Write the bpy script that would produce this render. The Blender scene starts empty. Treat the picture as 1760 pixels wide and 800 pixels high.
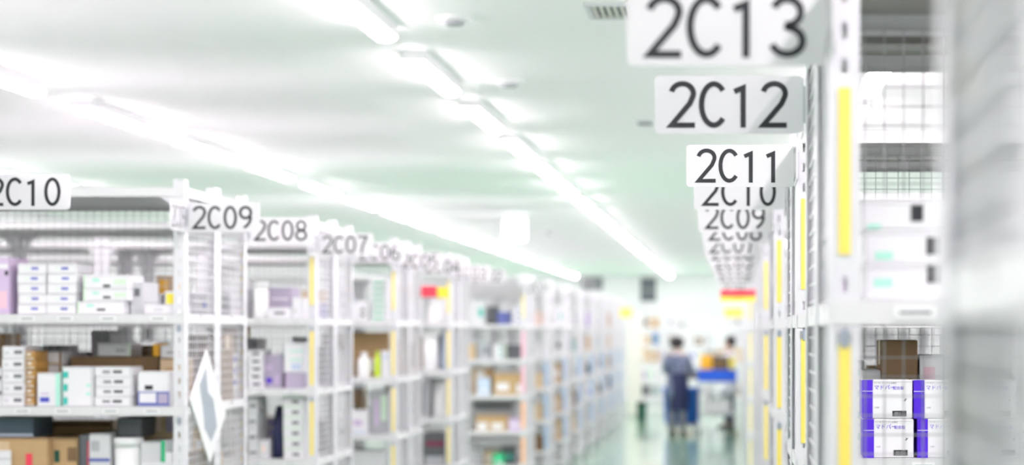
import bpy, bmesh, math, random
from mathutils import Vector, Matrix
random.seed(11)
S = bpy.context.scene
C = S.collection
PI = math.pi

# ------------------------------------------------------------------ camera, light level
EYE = 1.675
F = 3422.0                       # focal length in pixels of the 1760 px frame (70 mm lens)
cd = bpy.data.cameras.new('camera'); cam = bpy.data.objects.new('camera', cd); C.objects.link(cam)
cam.location = (0, 0, EYE); cam.rotation_euler = (PI/2, 0, 0)
cd.sensor_width = 36; cd.lens = 70; cd.shift_x = -383/1760; cd.shift_y = 169/1760
cd.clip_start = .05; cd.clip_end = 200
cd.dof.use_dof = True; cd.dof.focus_distance = 4.65; cd.dof.aperture_fstop = 2.8
S.camera = cam
w = bpy.data.worlds.new('world'); S.world = w; w.use_nodes = True
w.node_tree.nodes['Background'].inputs[0].default_value = (.9, .95, 1, 1)
w.node_tree.nodes['Background'].inputs[1].default_value = .4
S.view_settings.view_transform = 'Standard'; S.view_settings.look = 'None'
S.view_settings.gamma = 1; S.view_settings.use_curve_mapping = False
S.view_settings.exposure = 0.74
LAMP = 38.0
S.cycles.use_denoising = True
S.cycles.max_bounces = 10; S.cycles.diffuse_bounces = 7; S.cycles.glossy_bounces = 4
S.cycles.sample_clamp_indirect = 6

# ------------------------------------------------------------------ materials
MATS = {}
def mat(name, col, rough=.5, metal=0, emit=0, noise=0, scale=20, spec=None, alpha=1, coat=0, trans=0, bump=0):
    if name in MATS: return MATS[name]
    m = bpy.data.materials.new(name); m.use_nodes = True
    nt = m.node_tree; b = nt.nodes['Principled BSDF']
    b.inputs['Base Color'].default_value = (*col, 1)
    b.inputs['Roughness'].default_value = rough; b.inputs['Metallic'].default_value = metal
    if spec is not None: b.inputs['Specular IOR Level'].default_value = spec
    if coat: b.inputs['Coat Weight'].default_value = coat
    if trans: b.inputs['Transmission Weight'].default_value = trans
    if alpha < 1: b.inputs['Alpha'].default_value = alpha
    if emit:
        b.inputs['Emission Color'].default_value = (*col, 1); b.inputs['Emission Strength'].default_value = emit
    if noise or bump:
        tc = nt.nodes.new('ShaderNodeTexCoord'); nz = nt.nodes.new('ShaderNodeTexNoise')
        nz.inputs['Scale'].default_value = scale; nz.inputs['Detail'].default_value = 4
        nt.links.new(tc.outputs['Object'], nz.inputs['Vector'])
        if noise:
            mx = nt.nodes.new('ShaderNodeMix'); mx.data_type = 'RGBA'
            mx.inputs[6].default_value = (*[c*(1-noise) for c in col], 1)
            mx.inputs[7].default_value = (*[min(1, c*(1+noise)) for c in col], 1)
            nt.links.new(nz.outputs['Fac'], mx.inputs[0]); nt.links.new(mx.outputs[2], b.inputs['Base Color'])
        if bump:
            bp = nt.nodes.new('ShaderNodeBump'); bp.inputs['Strength'].default_value = bump
            bp.inputs['Distance'].default_value = .01
            nt.links.new(nz.outputs['Fac'], bp.inputs['Height']); nt.links.new(bp.outputs[0], b.inputs['Normal'])
    MATS[name] = m
    return m
def srgb(r, g, b):
    f = lambda v: ((v/255+.055)/1.055)**2.4 if v > 10 else v/255/12.92
    return (f(r), f(g), f(b))
mat('rack_paint', (.71, .72, .75), .38, noise=.02, scale=6)
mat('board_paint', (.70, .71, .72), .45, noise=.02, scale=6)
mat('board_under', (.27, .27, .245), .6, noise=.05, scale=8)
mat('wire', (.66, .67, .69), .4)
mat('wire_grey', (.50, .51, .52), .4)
mat('yellow_tape', (.90, .74, .14), .5)
mat('blue_tape', (.36, .52, .74), .5)
mat('pink_tape', (.85, .50, .60), .5)
mat('orange_tape', (.90, .50, .28), .5)
mat('clip_blue', (.34, .40, .48), .4, metal=.3)
mat('sign_white', (.72, .72, .74), .35)
mat('ink', (.018, .020, .026), .5)
mat('ink_soft', (.16, .17, .19), .5)
mat('ceiling_paint', (.93, .93, .93), .75, noise=.015, scale=1.2)
mat('wall_paint', (.74, .75, .76), .7, noise=.015, scale=1)
mat('floor_epoxy', (.27, .47, .335), .16, noise=.05, scale=1.5, coat=.4)
mat('lamp_body', (.86, .87, .88), .4)
mat('lamp_glow', (1.0, .862, .93), .4, emit=LAMP)
mat('panel_glow', (.95, .98, 1), .4, emit=1.6)
mat('white_card', (.80, .81, .83), .5, noise=.02, scale=30)
mat('offwhite_card', (.64, .66, .67), .5, noise=.03, scale=30)
mat('grey_card', (.42, .44, .46), .55, noise=.04, scale=30)
mat('dark_card', (.10, .11, .12), .55, noise=.06, scale=30)
mat('kraft', (.50, .34, .17), .75, noise=.06, scale=18)
mat('kraft_light', (.62, .48, .30), .75, noise=.05, scale=18)
mat('kraft_dark', (.22, .14, .07), .8, noise=.06, scale=18)
mat('kraft_tape', (.66, .54, .36), .3)
mat('purple', (.075, .012, .62), .45)
mat('lilac', (.62, .50, .70), .5)
mat('mauve', (.44, .40, .52), .5)
mat('pink', (.80, .55, .64), .5)
mat('peach', (.84, .66, .58), .5)
mat('blue_ink', (.06, .08, .48), .5)
mat('navy', (.016, .024, .085), .6, noise=.1, scale=30)
mat('navy_print', (.12, .15, .42), .5)
mat('pale_blue', (.55, .66, .82), .5)
mat('teal', (.03, .50, .42), .5)
mat('mint', (.42, .80, .66), .5)
mat('pale_green', (.66, .84, .66), .5)
mat('green', (.03, .50, .22), .5)
mat('dark_green', (.02, .10, .07), .4)
mat('lime', (.60, .80, .04), .4)
mat('yellow', (.92, .78, .06), .5)
mat('orange', (.95, .50, .03), .5)
mat('red', (.80, .06, .10), .5)
mat('maroon', (.20, .03, .07), .6)
mat('gold_brown', (.46, .25, .05), .5)
mat('slate', (.10, .15, .20), .6, noise=.08, scale=14)
mat('bright_blue', (.015, .12, .75), .4)
mat('blue_plastic', (.015, .14, .62), .4)
mat('plastic_white', (.84, .86, .86), .3)
mat('film', (.86, .89, .90), .15, alpha=.08)
mat('rubber', (.03, .03, .035), .6)
mat('steel', (.55, .57, .60), .3, metal=.8)
mat('skin', (.62, .42, .32), .5)
mat('hair', (.012, .010, .010), .45, noise=.4, scale=60, bump=.4)
mat('smock', (.17, .21, .31), .8, noise=.45, scale=26)
mat('smock_pale', (.62, .66, .72), .8, noise=.15, scale=26)
mat('trouser', (.24, .25, .30), .8, noise=.1, scale=30)
mat('white_coat', (.76, .78, .84), .8, noise=.06, scale=20)
mat('window_dark', (.10, .12, .13), .15)
mat('window_band', (.24, .26, .27), .3)
mat('cream', (.78, .77, .70), .5)
mat('photo_grey', (.30, .36, .42), .4, noise=.25, scale=9)

# ------------------------------------------------------------------ mesh helpers
class MB:
    def __init__(s): s.v = []; s.f = []; s.m = []; s.mats = []; s.sm = []
    def mi(s, m):
        if m not in s.mats: s.mats.append(m)
        return s.mats.index(m)
    def add(s, vs, fs, m, smooth=False):
        o = len(s.v); s.v += [tuple(p) for p in vs]; k = s.mi(m)
        for f in fs: s.f.append([i+o for i in f]); s.m.append(k); s.sm.append(smooth)
        return s
    def box(s, x0, x1, y0, y1, z0, z1, m, under=None):
        vs = [(x0,y0,z0),(x1,y0,z0),(x1,y1,z0),(x0,y1,z0),(x0,y0,z1),(x1,y0,z1),(x1,y1,z1),(x0,y1,z1)]
        fs = [(4,5,6,7),(0,1,5,4),(1,2,6,5),(2,3,7,6),(3,0,4,7)]
        s.add(vs, fs, m); o = len(s.v)-8
        s.f.append([o+3,o+2,o+1,o]); s.m.append(s.mi(under or m)); s.sm.append(False)
        return s
    def cbox(s, x0, x1, y0, y1, z0, z1, m, c=.002):
        """box with chamfered edges"""
        P = []; sx = (x0, x1); sy = (y0, y1); sz = (z0, z1); idx = {}
        for i in (0,1):
            for j in (0,1):
                for k in (0,1):
                    dx, dy, dz = (c,-c)[i], (c,-c)[j], (c,-c)[k]
                    for a in range(3):
                        idx[(i,j,k,a)] = len(P)
                        P.append((sx[i]+(0 if a==0 else dx), sy[j]+(0 if a==1 else dy), sz[k]+(0 if a==2 else dz)))
        fs = []
        q = [(0,0),(1,0),(1,1),(0,1)]
        for e in (0,1):
            fs.append([idx[(e,a,b,0)] for a,b in q]); fs.append([idx[(a,e,b,1)] for a,b in q]); fs.append([idx[(a,b,e,2)] for a,b in q])
        for a in (0,1):
            for b in (0,1):
                fs.append([idx[(0,a,b,1)],idx[(1,a,b,1)],idx[(1,a,b,2)],idx[(0,a,b,2)]])
                fs.append([idx[(a,0,b,0)],idx[(a,1,b,0)],idx[(a,1,b,2)],idx[(a,0,b,2)]])
                fs.append([idx[(a,b,0,0)],idx[(a,b,1,0)],idx[(a,b,1,1)],idx[(a,b,0,1)]])
                for k in (0,1): fs.append([idx[(a,b,k,t)] for t in range(3)])
        s.add(P, fs, m); return s
    def tube(s, pts, radii, m, n=10, cap=True, flat=1.0):
        pts = [Vector(p) for p in pts]; rings = []
        if not hasattr(radii, '__len__'): radii = [radii]*len(pts)
        for i, p in enumerate(pts):
            a = pts[max(0, i-1)]; b = pts[min(len(pts)-1, i+1)]; t = (b-a).normalized()
            up = Vector((0,0,1)) if abs(t.z) < .9 else Vector((0,1,0))
            u = t.cross(up).normalized(); v = t.cross(u).normalized()
            rings.append([p+(u*math.cos(2*PI*k/n)+v*math.sin(2*PI*k/n)*flat)*radii[i] for k in range(n)])
        s.rings(rings, m, cap); return s
    def rings(s, rings, m, cap=True):
        n = len(rings[0]); vs = [p for r in rings for p in r]; fs = []
        for i in range(len(rings)-1):
            for k in range(n):
                fs.append((i*n+k, i*n+(k+1)%n, (i+1)*n+(k+1)%n, (i+1)*n+k))
        o = len(s.v); s.add(vs, fs, m, True)
        if cap:
            for r in (0, len(rings)-1):
                s.f.append([o+r*n+k for k in range(n)]); s.m.append(s.mi(m)); s.sm.append(False)
        return s
    def loft(s, rs, m, n=20, cap=True):
        return s.rings([[(cx+rx*math.cos(2*PI*k/n), cy+ry*math.sin(2*PI*k/n), z) for k in range(n)] for cx,cy,z,rx,ry in rs], m, cap)
    def blob(s, c, r, m, n=16, k=10):
        rs = []
        for i in range(k+1):
            a = -PI/2+PI*i/k; q = max(.02, math.cos(a))
            rs.append((c[0], c[1], c[2]+r[2]*math.sin(a), r[0]*q, r[1]*q))
        return s.loft(rs, m, n)
    def prism(s, poly, y0, y1, m):
        """poly in xz, extruded along y"""
        n = len(poly); vs = [(x,y0,z) for x,z in poly]+[(x,y1,z) for x,z in poly]
        fs = [list(range(n)), list(range(2*n-1, n-1, -1))]+[(i,(i+1)%n,(i+1)%n+n,i+n) for i in range(n)]
        s.add(vs, fs, m); return s
    def mesh(s, name):
        me = bpy.data.meshes.new(name); me.from_pydata(s.v, [], s.f)
        for k in s.mats: me.materials.append(MATS[k])
        me.polygons.foreach_set('material_index', s.m); me.polygons.foreach_set('use_smooth', s.sm)
        bm = bmesh.new(); bm.from_mesh(me); bmesh.ops.recalc_face_normals(bm, faces=bm.faces); bm.to_mesh(me); bm.free()
        return me
    def build(s, name, parent=None, loc=None):
        return place(name, s.mesh(name), parent, loc)
def place(name, me, parent=None, loc=None):
    o = bpy.data.objects.new(name, me); C.objects.link(o)
    if parent: o.parent = parent
    if loc: o.location = loc
    return o
def empty(name, loc=(0,0,0), rz=0):
    o = bpy.data.objects.new(name, None); C.objects.link(o); o.empty_display_size = .1
    o.location = loc; o.rotation_euler = (0,0,rz); return o
def tag(o, label, cat, group=None, kind=None):
    o['label'] = label; o['category'] = cat
    if group: o['group'] = group
    if kind: o['kind'] = kind
    return o
def struct(o): o['kind'] = 'structure'; return o
def copy_tree(o, parent=None):
    c = o.copy(); C.objects.link(c)
    if parent: c.parent = parent
    for ch in o.children: copy_tree(ch, c)
    return c
def PX(px, D): return (px-1263)/F*D
def PZ(py, D): return EYE-(py-569)/F*D

# stroke lettering ---------------------------------------------------
def arc(cx, cy, rx, ry, a0, a1, n=14):
    return [(cx+rx*math.cos(math.radians(a0+(a1-a0)*i/n)), cy+ry*math.sin(math.radians(a0+(a1-a0)*i/n))) for i in range(n+1)]
GL = {
 '2': [arc(.26,.74,.21,.21,170,-20)+[(.40,.52),(.05,.055),(.50,.055)]],
 'C': [arc(.275,.5,.235,.445,42,318,24)],
 '0': [arc(.27,.5,.205,.445,0,360,28)],
 '1': [[(.08,.78),(.25,.86),(.25,.0)]],
 '3': [arc(.25,.735,.195,.21,160,-80)+[(.22,.52)], [(.22,.52)]+arc(.25,.27,.22,.215,85,-165)],
 '4': [[(.38,0),(.38,.93),(.04,.28),(.52,.28)]],
 '5': [[(.47,.945),(.12,.945),(.08,.52)]+arc(.25,.32,.215,.265,130,-155)],
 '6': [arc(.27,.29,.205,.235,0,360,24), arc(.44,.42,.375,.53,175,105,10)],
 '7': [[(.05,.945),(.49,.945),(.28,.45),(.22,0)]],
 '8': [arc(.27,.73,.18,.215,0,360,22), arc(.27,.27,.215,.22,0,360,22)],
 '9': [arc(.27,.71,.205,.235,0,360,24), arc(.10,.58,.375,.53,-5,-75,10)],
}
def stroke(mb, pts, T, th, fn, m):
    """flat ribbon along pts (2D), fn maps (u,v) to 3D"""
    P = [Vector(p) for p in pts]
    closed = (P[0]-P[-1]).length < 1e-6
    if closed: P = P[:-1]
    n = len(P); L = []
    for i in range(n):
        a = P[i-1] if (i or closed) else None; b = P[(i+1) % n] if (i < n-1 or closed) else None
        d1 = (P[i]-a).normalized() if a is not None else None; d2 = (b-P[i]).normalized() if b is not None else None
        if d1 is None: d1 = d2
        if d2 is None: d2 = d1
        n1 = Vector((-d1.y, d1.x)); n2 = Vector((-d2.y, d2.x)); nn = (n1+n2)
        nn = nn.normalized() if nn.length > 1e-5 else n1
        k = 1/max(.45, nn.dot(n1))
        L.append((P[i]+nn*T/2*k, P[i]-nn*T/2*k))
    vs = [fn(p.x, p.y) for pr in L for p in pr]
    fs = [(2*i, 2*i+1, 2*((i+1)%n)+1, 2*((i+1)%n)) for i in range(n if closed else n-1)]
    mb.add(vs, fs, m)
def letters(mb, text, x0, z0, h, pitch, fn, m, T=.118):
    for k, ch in enumerate(text):
        for st in GL[ch]:
            stroke(mb, [((x0+k*pitch)+(p[0]-.27)*1.13*h+.27*h, z0+p[1]*h) for p in st], T*h, 0, fn, m)
def rrect(x0, x1, z0, z1, r, n=5):
    out = []
    for cx, cz, a in ((x1-r,z1-r,0),(x0+r,z1-r,90),(x0+r,z0+r,180),(x1-r,z0+r,270)):
        out += [(cx+r*math.cos(math.radians(a+90*i/n)), cz+r*math.sin(math.radians(a+90*i/n))) for i in range(n+1)]
    return out

# ------------------------------------------------------------------ room
XW0, XW1, YW0, YW1, HC = -7.6, 3.3, -3.2, 46.0, 2.96
def slab(name, *b, m):
    return struct(MB().box(*b, m).build(name))
slab('floor', XW0, XW1, YW0, YW1, -.12, 0, m='floor_epoxy')
slab('ceiling', XW0, XW1, YW0, YW1, HC, HC+.12, m='ceiling_paint')
slab('wall_left', XW0-.12, XW0, YW0, YW1, -.12, HC+.12, m='wall_paint')
slab('wall_right', XW1, XW1+.12, YW0, YW1, -.12, HC+.12, m='wall_paint')
slab('wall_back', XW0-.12, XW1+.12, YW1, YW1+.12, -.12, HC+.12, m='wall_paint')
slab('wall_front', XW0-.12, XW1+.12, YW0-.12, YW0, -.12, HC+.12, m='wall_paint')
for i, (a, b, c, d) in enumerate(((1000,1036,472,499), (1101,1128,476,519))):
    x0, x1, z1, z0 = PX(a,46), PX(b,46), PZ(c,46), PZ(d,46)
    z1 = min(z1, HC-.02)
    o = struct(MB().box(x0-.04, x1+.04, 45.95, 46, z0-.04, z1, 'wall_paint').build(f'window_{i+1}'))
    MB().box(x0, x1, 45.94, 45.955, z0, z1-.03, 'window_dark').build('pane', o)
    MB().box(x0, x1, 45.925, 45.94, z0+(z1-z0)*.45-.02, z0+(z1-z0)*.45+.02, 'window_band').build('glazing_bar', o)
for nm, x0, x1 in (('baseboard_left', XW0, XW0+.02), ('baseboard_right', XW1-.02, XW1)):
    slab(nm, x0, x1, YW0, YW1, 0, .08, m='offwhite_card')
slab('baseboard_back', XW0, XW1, 45.98, 46, 0, .08, m='offwhite_card')

# ------------------------------------------------------------------ ceiling lights
LL, LP = 1.22, 1.93
def light_proto():
    r = empty('ceiling_light')
    b = MB(); b.box(-.050, .050, -LL/2+.006, LL/2-.006, .0125, .060, 'lamp_body')
    b.build('body', r)
    ring = []
    for y in (-LL/2+.012, LL/2-.012):
        ring.append([(.047*math.cos(PI+PI*k/9), y, .012+.0215*math.sin(PI+PI*k/9)) for k in range(10)])
    MB().rings(ring, 'lamp_glow').build('diffuser', r)
    return r
ORD = ['first','second','third','fourth','fifth','sixth','seventh','eighth','ninth','tenth','eleventh','twelfth','thirteenth','fourteenth','fifteenth','sixteenth','seventeenth','eighteenth','nineteenth','twentieth','twenty-first','twenty-second','twenty-third','twenty-fourth','twenty-fifth','twenty-sixth']
lp = light_proto(); first = True
ROWX = [(-5.77,'far left row'),(-3.62,'left row'),(-1.47,'row above the aisle'),(.69,'row above the right racks'),(2.84,'row by the right wall')]
for X, rn in ROWX:
    n = 0; y = 9.10-5*LP
    while y+LL < 45.5:
        o = lp if first else copy_tree(lp); first = False
        o.location = (X, y+LL/2, HC-.060)
        tag(o, f'glowing white strip light, {ORD[n]} along the {rn} on the ceiling', 'ceiling light', f'strip lights, {rn}')
        n += 1; y += LP

# ------------------------------------------------------------------ shelving
W, DEP, PH = 1.77, .462, 2.235
PW = .042
ZS = [2.205, 1.737, 1.395, 1.05, .70, .36, .10]      # board tops, top to bottom
LIP = .034
def post_mesh(sx):
    """slotted angle; corner at origin, flanges towards +x*sx and +y, slots in the front flange"""
    b = MB(); t = .003; pitch = .05; sl = .022; sw = .0075
    def bx(x0, x1, y0, y1, z0, z1): b.box(min(x0*sx,x1*sx), max(x0*sx,x1*sx), y0, y1, z0, z1, 'rack_paint')
    c = PW/2
    bx(0, c-sw/2, 0, t, 0, PH); bx(c+sw/2, PW, 0, t, 0, PH)
    z = 0
    while z < PH-.001:
        bx(c-sw/2, c+sw/2, 0, t, z, min(PH, z+pitch-sl)); z += pitch
    bx(0, t, t, c-sw/2, 0, PH); bx(0, t, c+sw/2, PW, 0, PH)
    z = 0
    while z < PH-.001:
        bx(0, t, c-sw/2, c+sw/2, z, min(PH, z+pitch-sl)); z += pitch
    bx(-.001, PW+.001, -.001, PW, 0, .008)
    return b.mesh('post')
PM = {1: post_mesh(1), -1: post_mesh(-1)}
def board_mesh():
    b = MB(); x0, x1 = -W/2+.003, W/2-.003; y0, y1 = -DEP/2-.002, DEP/2-.002
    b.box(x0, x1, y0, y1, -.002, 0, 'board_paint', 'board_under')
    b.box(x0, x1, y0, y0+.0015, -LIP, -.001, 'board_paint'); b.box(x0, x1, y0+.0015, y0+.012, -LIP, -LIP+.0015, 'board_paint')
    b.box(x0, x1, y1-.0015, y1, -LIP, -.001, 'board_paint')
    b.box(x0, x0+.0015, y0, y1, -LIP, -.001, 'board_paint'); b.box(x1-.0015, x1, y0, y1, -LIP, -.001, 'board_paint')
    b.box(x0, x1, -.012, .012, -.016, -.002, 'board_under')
    return b.mesh('shelf_board')
BM = board_mesh()
def grid_mesh(nm, length, z0, z1, axis):
    b = MB(); p = .031; r = .0010 if axis == 'x' else .0015; n = int(length/p); off = (length-n*p)/2
    for i in range(n+1):
        a = -length/2+off+i*p
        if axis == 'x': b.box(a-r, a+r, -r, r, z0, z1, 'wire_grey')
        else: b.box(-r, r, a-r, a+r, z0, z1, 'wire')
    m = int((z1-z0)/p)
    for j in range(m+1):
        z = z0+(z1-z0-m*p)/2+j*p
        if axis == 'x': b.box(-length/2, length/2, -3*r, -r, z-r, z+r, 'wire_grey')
        else: b.box(r, 3*r, -length/2, length/2, z-r, z+r, 'wire')
    return b.mesh(nm)
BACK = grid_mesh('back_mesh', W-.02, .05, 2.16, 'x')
ENDM = grid_mesh('end_mesh', DEP-.03, .05, 2.16, 'y')
def gusset_mesh(sx):
    b = MB(); R = .075; pts = [(0,0),(R*sx,0)]+[((R-R*math.sin(a))*sx, -(R-R*math.cos(a))) for a in [PI/2*i/8 for i in range(1, 9)]]
    b.prism(pts, 0, .0025, 'rack_paint'); return b.mesh('gusset')
GM = {1: gusset_mesh(1), -1: gusset_mesh(-1)}
def clip_mesh():
    b = MB(); b.box(-.010, .010, -.003, -.001, -.009, .009, 'steel'); b.box(-.004, .004, -.005, -.003, -.014, .012, 'clip_blue'); return b.mesh('shelf_clip')
CM = clip_mesh()
TAPES = {}
def tape(m, z0, z1, w=.0165):
    k = (m, w, round(z0,3), round(z1,3))
    if k not in TAPES: TAPES[k] = MB().box(-w/2, w/2, -.0025, -.0008, z0, z1, m).mesh('tape_strip')
    return TAPES[k]
LABM = MB().box(-.029, .029, -.0022, -.0006, -.0085, .0085, 'plastic_white').box(-.022, .022, -.0027, -.0022, -.002, .002, 'ink_soft').mesh('shelf_label')

def make_unit(cx, yfront, face, end, zoff=0, tapes='yellow', labels=0, back=True, detail=True, low=0):
    """face=-1: front looks at the camera; +1: away. end: which world side (+1/-1/0) is the aisle end."""
    yc = yfront+DEP/2 if face < 0 else yfront-DEP/2
    r = empty('shelving_unit', (cx, yc, 0), 0 if face < 0 else PI)
    le = end if face < 0 else -end
    for sx in (-1, 1):
        for sy in (-1, 1):
            # corner at the outside
            p = place('post', PM[-sx if sy < 0 else sx], r, (sx*(W/2), sy*DEP/2, 0))
            if sy > 0: p.rotation_euler = (0, 0, PI)
            if sy < 0 and sx == le:
                zz = [(2.03, 1.80), (1.675, 1.41), (1.335, 1.07), (.985, .725), (.645, .385)]
                for i, (a, b_) in enumerate(zz):
                    m = {'yellow': 'yellow_tape', 'blue': 'blue_tape', 'mix': ('yellow_tape','pink_tape','pink_tape','orange_tape','orange_tape')[i],
                         'none': None, 'low': (None, None, 'blue_tape', 'blue_tape', 'blue_tape')[i]}[tapes]
                    if m: place('tape_strip', tape(m, b_+zoff, a+zoff, .0165 if m == 'yellow_tape' else .038), p, (-sx*PW/2, 0, 0))
                if detail:
                    for z in ZS[1:]: place('shelf_clip', CM, p, (-sx*PW/2, 0, z+zoff-.052))
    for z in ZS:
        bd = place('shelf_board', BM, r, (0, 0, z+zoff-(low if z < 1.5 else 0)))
        if labels and z in ZS[1:4]:
            rnd = random.Random(int(z*1000)+int(cx*10))
            for i in range(labels):
                x = -W/2+.12+(W-.24)*i/(labels-1)+rnd.uniform(-.03, .03)
                place('shelf_label', LABM, bd, (x, -DEP/2-.002, -LIP/2))
    for sx in ((-1, 1) if cx < 0 else ()):
        place('gusset', GM[-sx], r, (sx*(W/2-PW), -DEP/2+.004, ZS[0]+zoff-LIP))
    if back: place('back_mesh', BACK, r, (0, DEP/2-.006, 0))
    if le: place('end_mesh', ENDM, r, (le*(W/2-.010), 0, 0))
    return r

XL, XR, ZR = -2.03, .13, -.02
GUN = 'white steel shelving units beside the aisle'
pairs_left = []
def rack_pair(side, D, xe, bays, nf, nb, zoff, tapes, labels, desc, low=0):
    for b in range(bays):
        cx = xe+side*(W/2+b*(W+.005))
        en = -side if b == 0 else 0
        pos = ('', ' one bay in from the aisle')[b > 0]
        u = make_unit(cx, D, -1, en, zoff, tapes, labels if b == 0 else 0, low=low)
        tag(u, f'white slotted-post shelving unit, near half of {desc}{pos}', 'shelving unit', GUN)
        u = make_unit(cx, D+2*DEP+.006, 1, en, zoff, 'yellow', 0, back=False, low=low)
        tag(u, f'white slotted-post shelving unit, far half of {desc}{pos}', 'shelving unit', GUN)
P = 2.305
NEAR = [(2.74,13),(2.74+P,11),(2.74+2*P,9),(2.74+3*P,7),(2.74+4*P,5),(2.74+5*P,3)]
FAR = [19.3+P*k for k in range(8)]
XE_R = {13:.130, 11:.155, 9:.143, 7:.130, 5:.135, 3:.140, 15:.140}
XE_L = {11:-2.275, 9:-2.03, 7:-2.03, 5:-2.03, 3:-2.03}
rack_pair(1, 2.74-P, XE_R[15], 1, 15, 14, ZR, 'yellow', 0, 'the nearest blurred rack at the right edge')
nr = [o for o in C.objects if o.name.startswith('shelving_unit') and o.parent is None][-1]
for a, b_ in ((1.887, 1.905), (1.836, 1.866), (1.605, 1.640)):
    q = MB().box(.150, .164, 1.352, 1.3535, a, b_, 'yellow_tape').build('tape_strip', nr); q.matrix_parent_inverse = (Matrix.Translation(nr.location) @ Matrix.Rotation(nr.rotation_euler.z, 4, 'Z')).inverted()
for D, n in NEAR:
    nm = f'{n:02d}'
    rack_pair(1, D, XE_R[n], 1, n, n-1, ZR, 'yellow', 8 if n > 9 else 0, f'right rack 2C{nm}', low=.025 if n == 11 else 0)
    if n < 13:
        rack_pair(-1, D, XE_L[n], {11:1,9:1,7:2,5:2,3:2}[n], n, n-1, 0, 'none' if n in (9, 11) else 'yellow', 11 if n in (9, 7) else 0, f'left rack 2C{nm}')
for k, D in enumerate(FAR):
    d = 'rack 2C01' if k == 0 else f'rack, {ORD[k-1]} past 2C01'
    rack_pair(1, D, .13, 1, 0, 0, ZR, 'yellow', 0, 'right '+d)
    rack_pair(-1, D, XL, 2 if k == 0 else 1, 0, 0, 0, 'mix' if k == 0 else 'low', 0, 'left '+d)
u = make_unit(-1.36+W/2-.0, 40, -1, 1); tag(u, 'white shelving unit across the far end of the aisle, right one', 'shelving unit', GUN)
u = make_unit(-1.366-W/2, 40, -1, -1); tag(u, 'white shelving unit across the far end of the aisle, left one', 'shelving unit', GUN)

# ------------------------------------------------------------------ row signs (bent plates)
def row_sign(text, x_post, D, side, leg, where):
    """side: +1 = right racks (plate runs from x_post to the left), -1 = left racks"""
    wS, hS, z0 = .274, .107, 2.039
    r = empty('row_sign', (x_post, D, z0)); d = -side
    b = MB(); x0, x1 = (0, wS) if d > 0 else (-wS, 0)
    b.prism(rrect(x0, x1, 0, hS, .009), -.0015, .0015, 'sign_white')
    if leg:
        y0, y1 = (-leg, 0) if leg > 0 else (0, -leg)
        xo = 0
        poly = rrect(y0, y1, 0, hS, .009); n = len(poly)
        vs = [(xo-.0015, p, q) for p, q in poly]+[(xo+.0015, p, q) for p, q in poly]
        b.add(vs, [list(range(n)), list(range(2*n-1, n-1, -1))]+[(i,(i+1)%n,(i+1)%n+n,i+n) for i in range(n)], 'sign_white')
    b.build('plate', r)
    L = MB(); h = .0855; pitch = .0565; tw = 3*pitch+.54*h
    xs = (x0+x1)/2-tw/2
    letters(L, text, xs, .011, h, pitch, lambda u, v: (u, -.0022, v), 'ink')
    L.build('lettering', r)
    if leg > 0:
        L = MB(); pl = .044; tw = 3*pl+.54*.0855*.75
        if d > 0: letters(L, text, 0, .011, h, pl/.75, lambda u, v: (.0022, -leg/2-tw/2+u*.75, v), 'ink_soft')
        else: letters(L, text, 0, .011, h, pl/.75, lambda u, v: (-.0022, -leg/2+tw/2-u*.75, v), 'ink_soft')
        L.build('lettering', r)
    k = MB(); k.box(-.012*side if side < 0 else 0, 0 if side < 0 else .012, -.004, .004, .02, .088, 'steel'); k.build('bracket', r)
    tag(r, f'white {text} row sign with dark characters on the {where}', 'sign', 'row number signs')
    return r
for D, n in NEAR:
    for s_, dct, wn in ((1, XE_R, 'right'), (-1, XE_L, 'left')):
        if s_ < 0 and n > 11: continue
        xe = dct[n]
        row_sign(f'2C{n:02d}', xe-.004*s_, D-.006, s_, .20, f'{wn} racks')
        row_sign(f'2C{n-1:02d}', xe-.004*s_, D+2*DEP+.012, s_, -.12, f'{wn} racks')
for s_, xe, wn in ((1, .13, 'right'), (-1, XL, 'left')):
    row_sign('2C01', xe-.004*s_, FAR[0]-.006, s_, .20, f'{wn} racks')

# coloured flag plates
def flag(x0, x1, z0, z1, D, m, lab, two=None):
    b = MB(); b.prism(rrect(x0, x1, z0, z1, .006), D, D+.004, m)
    if two: b.box(x0, x1, D-.001, D+.004, z0-.03, z0+.004, two)
    tag(b.build('flag_sign'), lab, 'sign', 'coloured flag signs')
flag(-2.06, -1.93, PZ(511,12.9), PZ(492,12.9), 12.898, 'red', 'small red flag plate on the left racks beyond 2C05')
flag(-1.928, -1.86, PZ(513,12.9), PZ(494,12.9), 12.898, 'yellow', 'small yellow flag plate beside the red one, left racks')
flag(PX(1238,14.2), .15, PZ(511,14.2), PZ(498,14.2), 14.255, 'red', 'red flag plate with yellow lower edge on the right racks', 'yellow')
flag(-2.04, -1.83, PZ(546,35.2), PZ(530,35.2), 35.425, 'yellow_tape', 'pale yellow plate at the far end of the left racks')
flag(PX(1245,33.1), .16, PZ(546,33.1), PZ(530,33.1), 33.12, 'yellow_tape', 'pale yellow plate at the far end of the right racks')

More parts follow.
